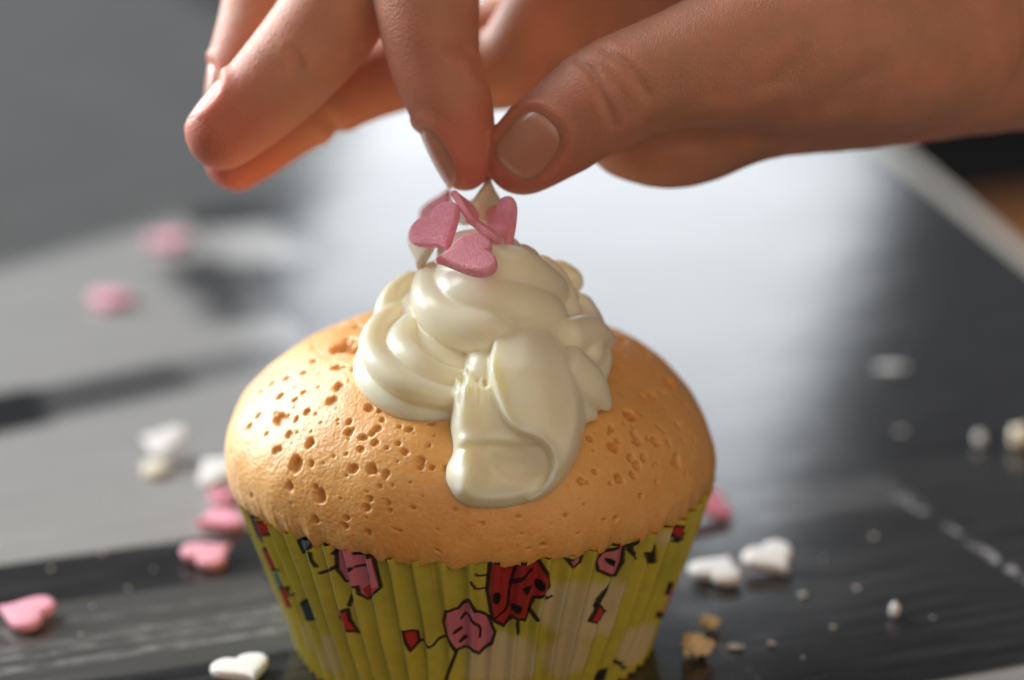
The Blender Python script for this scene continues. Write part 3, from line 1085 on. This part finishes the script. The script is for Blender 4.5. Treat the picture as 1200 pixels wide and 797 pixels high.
    for pts, fin, dep, wid in creases:
        p2 = np.array([h3(x, y, 0)[:2] for x, y in pts])
        mn, mx = p2.min(0) - 4, p2.max(0) + 4
        i0 = np.clip(((mn - lo[:2]) / HH).astype(int), 0, dims[:2])
        i1 = np.clip(((mx - lo[:2]) / HH).astype(int) + 1, 0, dims[:2])
        X, Y = np.meshgrid(ax[0][i0[0]:i1[0]], ax[1][i0[1]:i1[1]], indexing='ij')
        d = np.full(X.shape, 1e9)
        tt = np.zeros(X.shape)
        nseg = len(p2) - 1
        for q, (a, b) in enumerate(zip(p2[:-1], p2[1:])):
            ba = b - a
            t = np.clip(((X - a[0]) * ba[0] + (Y - a[1]) * ba[1]) / (ba @ ba), 0, 1)
            dd = np.hypot(X - a[0] - t * ba[0], Y - a[1] - t * ba[1])
            tt = np.where(dd < d, (q + t) / nseg, tt)
            d = np.minimum(d, dd)
        gr = dep * np.exp(-(d / wid) ** 2) * np.sin(np.clip(tt, 0.06, 0.94) * np.pi) ** 0.7
        gr -= 0.22 * dep * np.exp(-((d - 2.4 * wid) / (1.2 * wid)) ** 2)
        sl = (slice(i0[0], i1[0]), slice(i0[1], i1[1]))
        add = np.repeat(gr[:, :, None].astype(np.float32), dims[2], 2)
        if fin:
            near = (parts[fin][sl] < g[sl] + 1.2)
            add = add * near
        g[sl] += add

    # soft irregularity of flesh
    def tri(grid, p):
        q = (p - lo) / HH
        i = np.clip(np.floor(q).astype(int), 0, dims - 2)
        f = q - i
        out = 0
        for dx in (0, 1):
            for dy in (0, 1):
                for dz in (0, 1):
                    w = (f[:, 0] if dx else 1 - f[:, 0]) * (f[:, 1] if dy else 1 - f[:, 1]) * (f[:, 2] if dz else 1 - f[:, 2])
                    out = out + w * grid[i[:, 0] + dx, i[:, 1] + dy, i[:, 2] + dz]
        return out

    # nails: centre (px, py, dz), direction of the tip (image), outward normal (right, up, towards camera), width, length
    def frame(tip, nor):
        n = nrm(np.array([nor[0], nor[1], -nor[2]]))
        t = np.array([tip[0], -tip[1], tip[2] if len(tip) > 2 else 0.0])
        t = nrm(t - (t @ n) * n)
        return t, n, np.cross(t, n)

    nails = [('thumb', (625, 170, 0), (-0.66, 0.75), (-0.10, -0.06, 1.0), 8.4, 9.4),
             ('index', (519, 183, 0.5), (0.34, 0.94), (-0.80, -0.18, 0.62), 8.0, 9.0),
             ('middle', (262, 136, 3), (-0.72, 0.70), (-0.70, 0.66, 0.05), 7.6, 7.6),
             ('ring', (262, 112, 20), (-0.30, 0.95), (-0.93, 0.25, 0.25), 7.6, 8.6),
             ('pinky', (280, 180, 30), (-0.82, 0.60), (-0.60, 0.75, 0.10), 6.0, 6.2)]
    nail_meshes = []
    todo = []
    for fin, c, tip, nor, w, L in nails:
        t, n, s = frame(tip, nor)
        c3 = h3(*c)
        # settle the nail's centre on the finger surface along its normal
        for _ in range(3):
            ks = np.linspace(12, -12, 240)
            dd = tri(parts[fin], c3 + n * ks[:, None])
            ins = np.nonzero(dd < 0)[0]
            if len(ins):
                c3 = c3 + n * ks[ins[0]]
                break
        todo.append((c3, t, n, s, w, L))
        r = 11
        i0 = np.clip(((c3 - r - lo) / HH).astype(int), 0, dims)
        i1 = np.clip(((c3 + r - lo) / HH).astype(int) + 1, 0, dims)
        sl = tuple(slice(i0[k], i1[k]) for k in range(3))
        X = np.meshgrid(*[ax[k][sl[k]] for k in range(3)], indexing='ij')
        q = np.stack(X, -1) - c3
        a, b, h = q @ s, q @ t, q @ n
        e = (np.abs(a / (w / 2)) ** 2.6 + np.abs(b / (L / 2)) ** 2.6) ** (1 / 2.6)
        on = (np.abs(h) < 5) & (parts[fin][sl] < g[sl] + 1.0)
        dist = (e - 1) * w / 2
        rim = np.where(b > L * 0.33, 0.25, 1.0)
        g[sl] += (on * (0.30 * smooth(0.15, -0.45, dist) - 0.48 * rim * np.exp(-((dist - 0.8) / 0.6) ** 2))).astype(np.float32)

    # ---- surface nets
    ins = g < 0
    cnt = np.zeros(dims - 1, np.int8)
    for dx in (0, 1):
        for dy in (0, 1):
            for dz in (0, 1):
                cnt += ins[dx:dims[0] - 1 + dx, dy:dims[1] - 1 + dy, dz:dims[2] - 1 + dz]
    act = (cnt > 0) & (cnt < 8)
    ci = np.argwhere(act)
    idx = np.full(dims - 1, -1, np.int32)
    idx[act] = np.arange(len(ci))
    acc = np.zeros((len(ci), 3))
    num = np.zeros(len(ci))
    corners = [(x, y, z) for x in (0, 1) for y in (0, 1) for z in (0, 1)]
    val = {c: g[ci[:, 0] + c[0], ci[:, 1] + c[1], ci[:, 2] + c[2]] for c in corners}
    for c in corners:
        for k in range(3):
            if c[k] == 0:
                c2 = tuple(1 if m == k else c[m] for m in range(3))
                a, b = val[c], val[c2]
                x = (a < 0) != (b < 0)
                t = np.where(x, a / np.where(x, a - b, 1), 0)
                p = np.repeat(np.array(c, float)[None], len(ci), 0)
                p[:, k] = t
                acc[x] += p[x]
                num[x] += 1
    V = lo + HH * (ci + acc / num[:, None])
    quads = []
    for k in range(3):
        a = [slice(1, d - 1) for d in dims]
        a[k] = slice(0, dims[k] - 1)
        b = list(a)
        b[k] = slice(1, dims[k])
        i0, i1 = ins[tuple(a)], ins[tuple(b)]
        e = np.argwhere(i0 != i1)
        flip = i0[tuple(e.T)]
        e = e + 1
        e[:, k] -= 1
        u, v = (k + 1) % 3, (k + 2) % 3

        def cell(du, dv):
            q = e.copy()
            q[:, u] -= du
            q[:, v] -= dv
            return idx[q[:, 0], q[:, 1], q[:, 2]]
        q = np.stack([cell(1, 1), cell(0, 1), cell(0, 0), cell(1, 0)], 1)
        q[~flip] = q[~flip][:, ::-1]
        quads.append(q)
    quads = np.vstack(quads)
    quads = quads[(quads >= 0).all(1)]
    # light smoothing along edges
    ed = np.vstack([quads[:, [0, 1]], quads[:, [1, 2]], quads[:, [2, 3]], quads[:, [3, 0]]])
    for _ in range(2):
        sm = np.zeros_like(V)
        nn = np.zeros(len(V))
        np.add.at(sm, ed[:, 0], V[ed[:, 1]])
        np.add.at(sm, ed[:, 1], V[ed[:, 0]])
        np.add.at(nn, ed[:, 0], 1)
        np.add.at(nn, ed[:, 1], 1)
        V = V * 0.5 + 0.5 * sm / np.maximum(nn, 1)[:, None]

    org = CAM + CF * HD0

    def world(p):
        return org + (np.outer(p[:, 0], CX) + np.outer(p[:, 1], CU) + np.outer(p[:, 2], CF)) / 1000.0

    def flush(p):
        """how much blood shows in the skin: fingertips and knuckle pads"""
        r = np.zeros(len(p))
        for sp, m in ((thumb, 1), (index, 1), (middle, 1), (ring, 1), (pinky, 1.2)):
            d = np.linalg.norm(p - h3(*sp[0][:3]), axis=1)
            r = np.maximum(r, m * smooth(15, 3, d))
            d = np.linalg.norm(p - h3(*sp[2][:3]), axis=1)
            r = np.maximum(r, 0.35 * smooth(13, 4, d))
        return r

    me = mesh_np('hand', world(V), quads)
    color_attr(me, 'flush', np.stack([flush(V), 0 * V[:, 0], 0 * V[:, 0]], 1))
    N = Nodes('skin')
    at = N.new('ShaderNodeAttribute', attribute_name='flush')
    sp = N.new('ShaderNodeSeparateColor')
    N.link(at.outputs['Color'], sp.inputs[0])
    mott = N.noise(140, 4, 0.6)
    base = N.mix(N.ramp(mott, 0.3, 0.7), rgb(0.52, 0.265, 0.165), rgb(0.64, 0.295, 0.195))
    base = N.mix(N.math('MULTIPLY', sp.outputs[0], 0.85), base, rgb(0.60, 0.175, 0.115))
    N.set(Base_Color=base, Roughness=0.5, Subsurface_Weight=0.85, Subsurface_Scale=0.003)
    N.b.inputs['Subsurface Radius'].default_value = (1.0, 0.36, 0.2)
    vo = N.new('ShaderNodeTexVoronoi', feature='DISTANCE_TO_EDGE')
    vo.inputs['Scale'].default_value = 1
    N.link(N.coord((1900, 1300, 1300)), vo.inputs['Vector'])
    b1 = N.bump(N.ramp(vo.outputs['Distance'], 0.0, 0.3), 0.00006, 0.65)
    N.set(Normal=N.bump(N.noise(600, 4, 0.6), 0.00006, 0.5, b1))
    hand = obj('hand', me, N.m)
    tag(hand, 'right hand reaching in, thumb and index finger pinching over the frosting', 'hand')

    N = Nodes('fingernail')
    at = N.new('ShaderNodeAttribute', attribute_name='zone')
    sp = N.new('ShaderNodeSeparateColor')
    N.link(at.outputs['Color'], sp.inputs[0])
    nc = N.mix(N.noise(200, 2), rgb(0.52, 0.25, 0.17), rgb(0.58, 0.28, 0.195))
    nc = N.mix(N.math('MULTIPLY', sp.outputs[0], 0.35), nc, rgb(0.78, 0.62, 0.50))
    nc = N.mix(N.math('MULTIPLY', sp.outputs[1], 0.35), nc, rgb(0.75, 0.52, 0.43))
    N.set(Base_Color=nc, Roughness=0.26, Subsurface_Weight=0.5, Subsurface_Scale=0.0015)
    N.set(Normal=N.bump(N.noise(900, 2), 0.00004, 0.4))
    for (c3, t, n, s, w, L) in todo:
        m, rr = 40, 9
        verts = []
        for k in range(rr + 1):
            f = k / rr
            for a in np.linspace(0, 2 * np.pi, m, endpoint=False):
                ca, sa = math.cos(a), math.sin(a)
                e = 2 / 2.6
                x = f * math.copysign(abs(ca) ** e, ca) * w / 2 * 0.99
                y = f * math.copysign(abs(sa) ** e, sa) * L / 2 * 0.99
                verts.append(c3 + s * x + t * y)
        verts = np.array(verts)
        ks = np.linspace(5, -6, 221)
        depth = np.full(len(verts), np.nan)
        for k in ks:
            dd = tri(g, verts + n * k)
            hit = np.isnan(depth) & (dd < 0)
            depth[hit] = k
        xa, yb = ((verts - c3) @ s) / (w / 2), ((verts - c3) @ t) / (L / 2)
        B = np.stack([np.ones_like(xa), xa, yb, xa * xa, xa * yb, yb * yb, xa ** 4], 1)
        ok = ~np.isnan(depth) & (np.hypot(xa, yb) < 0.95) & (depth > -2.5)
        co = np.linalg.lstsq(B[ok], depth[ok], rcond=None)[0]
        depth = B @ co
        f = np.repeat(np.arange(rr + 1) / rr, m)
        ya = ((verts - c3) @ t) / (L / 2)
        lift = 0.26 - 0.30 * smooth(0.75, 1.0, f) * smooth(0.75, 0.3, ya)
        top = verts + n * (depth + lift)[:, None]
        bot = verts + n * (depth - 0.35)[:, None]
        rows = np.vstack([top, bot[-m:]])
        faces = []
        for k in range(rr + 1):
            for a in range(m):
                a2 = (a + 1) % m
                faces.append((k * m + a, (k + 1) * m + a, (k + 1) * m + a2, k * m + a2))
        me2 = mesh_np('fingernail', world(rows), faces)
        yy = ((rows - c3) @ t) / (L / 2)
        color_attr(me2, 'zone', np.stack([smooth(0.80, 0.88, yy), smooth(-0.55, -0.75, yy), 0 * yy], 1))
        obj('fingernail', me2, N.m, hand)


build_hand()

# ------------------------------------------------------------------ sprinkles


def heart_mesh(seed):
    r = np.random.default_rng(seed)
    n = 44
    t = np.linspace(0, 2 * np.pi, n, endpoint=False)
    x = 16 * np.sin(t) ** 3
    y = 12 * np.cos(t) - 3.9 * np.cos(2 * t) - 1.3 * np.cos(3 * t) - 0.65 * np.cos(4 * t)
    o = np.stack([x, y + 2.5], 1) / 32.0       # one unit wide
    o[:, 1] *= 1.12
    o *= 1 + 0.03 * np.sin(2 * t + r.uniform(0, 6))[:, None]
    th = 0.165
    prof = [(0.0, 0.50), (0.5, 0.5), (0.86, 0.49), (0.94, 0.42), (0.985, 0.25), (1.0, 0.0), (0.99, -0.26), (0.95, -0.43), (0.87, -0.5), (0.4, -0.5), (0.0, -0.5)]
    V = []
    for s, z in prof:
        for k in range(n):
            V.append((o[k, 0] * s, o[k, 1] * s + 0.02 * (1 - s), z * th))
    F = []
    for i in range(len(prof) - 1):
        for k in range(n):
            k2 = (k + 1) % n
            F.append((i * n + k, (i + 1) * n + k, (i + 1) * n + k2, i * n + k2))
    V = np.array(V)
    V += 0.006 * np.stack([vnoise(V * 5 + seed), vnoise(V * 5 + seed + 9), vnoise(V * 5 + seed + 17)], 1)
    return mesh_np('heart_sprinkle', V, F)


def sugar_mat(name, a, b, rough=0.55):
    N = Nodes(name)
    c = N.noise(14, 4, 0.65)
    oi = N.new('ShaderNodeObjectInfo')
    col = N.mix(N.ramp(c, 0.35, 0.65), a, b)
    col = N.mix(N.math('MULTIPLY', oi.outputs['Random'], 0.2), col, rgb(0.9, 0.62, 0.66))  if 'pink' in name else col
    N.set(Base_Color=col, Roughness=rough, Subsurface_Weight=0.5, Subsurface_Scale=0.0008)
    N.b.inputs['Subsurface Radius'].default_value = (1.0, 0.5, 0.5)
    N.set(Normal=N.bump(N.noise(26, 3, 0.6), 0.015, 0.3))
    return N.m


PINK_M = sugar_mat('pink_sugar_paste', rgb(0.90, 0.29, 0.42), rgb(0.93, 0.40, 0.52))
WHITE_M = sugar_mat('white_sugar_paste', rgb(0.80, 0.79, 0.76), rgb(0.86, 0.86, 0.84))
CREAM_M = sugar_mat('cream_sugar_paste', rgb(0.80, 0.73, 0.55), rgb(0.86, 0.80, 0.64))
HM = [heart_mesh(k) for k in (1, 2, 3)]
HMP, HMW, HMC = [], [], []
for lst, m in ((HMP, PINK_M), (HMW, WHITE_M), (HMC, CREAM_M)):
    for me in HM:
        c = me.copy()
        c.materials.clear()
        c.materials.append(m)
        lst.append(c)


def heart(kind, pos, tip, nor, size, label, group=None):
    lst = {'pink': HMP, 'white': HMW, 'cream': HMC}[kind]
    o = bpy.data.objects.new('heart_sprinkle', random.choice(lst))
    COL.objects.link(o)
    z = nrm(nor)
    y = -np.asarray(tip, float)
    y = nrm(y - (y @ z) * z)
    x = np.cross(y, z)
    M = Matrix(((x[0], y[0], z[0], pos[0]), (x[1], y[1], z[1], pos[1]), (x[2], y[2], z[2], pos[2]), (0, 0, 0, 1)))
    o.matrix_world = M @ Matrix.Diagonal((size, size, size, 1))
    tag(o, label, 'sprinkle', group)
    return o


def flat_heart(kind, px, py, ang, label, size=0.0088, tilt=(0, 0), z=0.0, group=None):
    p = on_table(px, py, z + size * 0.125)
    a = math.radians(ang)
    tip = np.array([math.cos(a), math.sin(a), 0])
    n = nrm([tilt[0], tilt[1], 1])
    lift = size * 0.38 * math.hypot(*tilt)
    return heart(kind, p + np.array([0, 0, lift]), tip, n, size, label, group)


flat_heart('pink', 199, 283, -70, 'pink heart sprinkle beside the whitish print patch, farthest on the table', 0.0105)
flat_heart('pink', 128, 351, -100, 'pink heart sprinkle alone on the pale grey board', 0.0100)
flat_heart('pink', 256, 610, 205, 'upper of the touching pair of pink hearts by the liner', 0.0088)
flat_heart('pink', 247, 651, 45, 'lower of the touching pair of pink hearts, on dark board', 0.0086, (0.04, -0.10))
flat_heart('pink', 27, 721, 165, 'pink heart sprinkle lying alone on the dark board', 0.0092, (0.0, -0.12))
flat_heart('pink', 268, 578, 20, 'pink heart half hidden under a white heart', 0.0080)
flat_heart('pink', 826, 597, 200, 'pink heart tucked behind the liner near the white pair', 0.0090, (0.3, -0.25))
flat_heart('white', 190, 523, 160, 'white heart resting on a small cream piece, on pale board', 0.0090, (-0.05, -0.28), 0.0012)
flat_heart('cream', 186, 549, 10, 'small cream heart under the edge of a white heart', 0.0064)
flat_heart('white', 253, 556, 130, 'white heart leaning on a pink heart beside the liner', 0.0090, (-0.1, -0.25), 0.0015)
flat_heart('white', 843, 669, 60, 'white heart of the touching pair, the one beside the liner', 0.0088, (0.0, -0.10))
flat_heart('white', 906, 661, -60, 'white heart of the touching pair, outer one with its notch up', 0.0090, (0.05, -0.20))
flat_heart('white', 286, 787, -60, 'white heart lying alone on the dark board near the liner base', 0.0086, (0.0, -0.06))

# hearts on the frosting
HGT = 'sprinkles on the frosting'
heart('pink', at_y(545, 301, -0.0195), cdir(-1, -0.22, 0.15), cdir(0.02, 0.80, 0.60), 0.0091, 'pink heart lying face up on the front of the frosting', HGT)
heart('pink', at_y(514, 272, -0.0135), cdir(0.55, -0.8, 0.2), cdir(-0.48, 0.35, 0.80), 0.0082, 'pink heart leaning left behind the face up one on the frosting', HGT)
heart('pink', at_y(545, 242, -0.0105), cdir(-0.55, 0.75, 0.2), cdir(0.76, 0.58, 0.22), 0.0060, 'pink heart standing edge on, pointing up at the index fingertip', HGT)
heart('pink', at_y(566, 268, -0.0125), cdir(-0.8, 0.5, 0.3), cdir(0.55, 0.80, 0.12), 0.0062, 'small pink heart edge on between the upright hearts', HGT)
heart('pink', at_y(591, 263, -0.0095), cdir(0.5, -0.8, 0.1), cdir(-0.85, -0.1, 0.50), 0.0076, 'dark pink upright heart under the thumb on the frosting', HGT)
heart('pink', at_y(517, 243, 0.012), cdir(0.2, 1, 0), cdir(-0.5, 0.4, 0.6), 0.0070, 'pale pink heart on the far side of the frosting top', HGT)
heart('cream', at_y(572, 236, -0.0045), cdir(0.10, 1, 0.05), cdir(0.82, 0.0, 0.57), 0.0072, 'cream white heart held upright between thumb and index finger', HGT)
heart('white', at_y(558, 245, -0.001), cdir(0.3, 1, 0), cdir(-0.5, 0.3, 0.7), 0.0060, 'white heart behind the held one on the frosting', HGT)
heart('cream', at_y(622, 312, -0.0135), cdir(0.7, -0.7, 0.2), cdir(0.62, 0.66, 0.42), 0.0080, 'cream white heart stuck edge on into the frosting under the thumb', HGT)
heart('cream', at_y(495, 288, -0.0065), cdir(0.1, -1, 0), cdir(-0.85, 0.15, 0.50), 0.0078, 'cream heart standing behind the leaning pink heart', HGT)

# ------------------------------------------------------------------ crumbs and sugar


def lump(name, pos, r, seed, mat, stretch=(1, 1, 1), rough=0.35, freq=2.2):
    import bmesh
    bm = bmesh.new()
    bmesh.ops.create_icosphere(bm, subdivisions=4, radius=1)
    P = np.array([v.co[:] for v in bm.verts])
    d = 1 + rough * vnoise(P * freq + seed * 3.1 + 20) + rough * 0.6 * vnoise(P * freq * 2.3 + seed + 40) + rough * 0.4 * vnoise(P * freq * 5 + seed + 60)
    Q = P * d[:, None] * np.array(stretch) * r
    Q[:, 2] -= Q[:, 2].min()
    for v, q in zip(bm.verts, Q):
        v.co = q
    me = bpy.data.meshes.new(name)
    bm.to_mesh(me)
    bm.free()
    me.polygons.foreach_set('use_smooth', np.ones(len(me.polygons), bool))
    o = obj(name, me, mat)
    o.location = pos
    return o


N = Nodes('cake_crumb')
N.set(Base_Color=N.mix(N.noise(700, 3), rgb(0.82, 0.60, 0.32), rgb(0.90, 0.76, 0.52)), Roughness=0.7, Subsurface_Weight=0.5, Subsurface_Scale=0.001)
CRUMB = N.m
N = Nodes('sugar_grain')
N.set(Base_Color=rgb(0.85, 0.88, 0.88), Roughness=0.25, Subsurface_Weight=0.4, Subsurface_Scale=0.0006)
GRAIN = N.m
tag(lump('cake_crumb', on_table(816, 770), 0.0019, 1, CRUMB, (1.1, 0.9, 0.8), 0.36, 3.0), 'larger golden cake crumb on the dark board beside the liner', 'crumb')
tag(lump('cake_crumb', on_table(831, 738), 0.0012, 2, CRUMB, (1.2, 0.8, 0.8), 0.38, 3.0), 'smaller cake crumb between the larger crumb and the white hearts', 'crumb')
tag(lump('cake_crumb', on_table(321, 678), 0.0007, 3, CRUMB, (1, 1, 1), 0.5), 'tiny pale crumb between the pink pair and the liner', 'crumb')
tag(lump('sugar_flake', on_table(1196, 524), 0.0020, 4, CREAM_M, (1, 1, 1.0), 0.2), 'round cream sugar bead on the dark boards by the table edge', 'sugar bead')
tag(lump('sugar_flake', on_table(1045, 434), 0.0018, 5, GRAIN, (1.6, 0.8, 0.3), 0.2), 'long flat white sugar flake on the dark board', 'sugar flake')
tag(lump('sugar_flake', on_table(1148, 522), 0.0010, 6, GRAIN, (0.8, 1, 1.2), 0.2), 'small white sugar flake next to the cream bead', 'sugar flake')
tag(lump('sugar_flake', on_table(1048, 724), 0.0009, 7, GRAIN, (0.7, 1.3, 1.0), 0.5), 'clear sugar shard alone on the dark board by the crossing seam', 'sugar flake')
tag(lump('sugar_flake', on_table(862, 760), 0.0008, 8, GRAIN, (1.5, 0.7, 0.3), 0.4), 'flat white sugar flake beside the cake crumbs', 'sugar flake')
tag(lump('sugar_flake', on_table(1056, 506), 0.0006, 9, GRAIN, (1.4, 0.8, 0.25), 0.3), 'faint flat sugar flake between the long flake and the crossing seam', 'sugar flake')
for k, (x, y, r) in enumerate([(941, 700, 0.5), (1004, 691, 0.35), (976, 737, 0.35), (904, 756, 0.5), (1024, 630, 0.35), (1093, 725, 0.25), (941, 772, 0.25), (965, 655, 0.2),
                               (120, 650, 0.25), (60, 668, 0.3), (150, 690, 0.25), (108, 712, 0.2), (180, 668, 0.2), (190, 470, 0.3), (130, 590, 0.3), (135, 585, 0.25), (95, 745, 0.25)]):
    g = lump('sugar_grain', on_table(x, y), r * 0.78 / 1000, 20 + k, GRAIN, (1.2, 0.8, 0.8), 0.4)
    tag(g, 'tiny white sugar grain scattered on the printed table', 'sugar grain', 'sugar grains on the table')
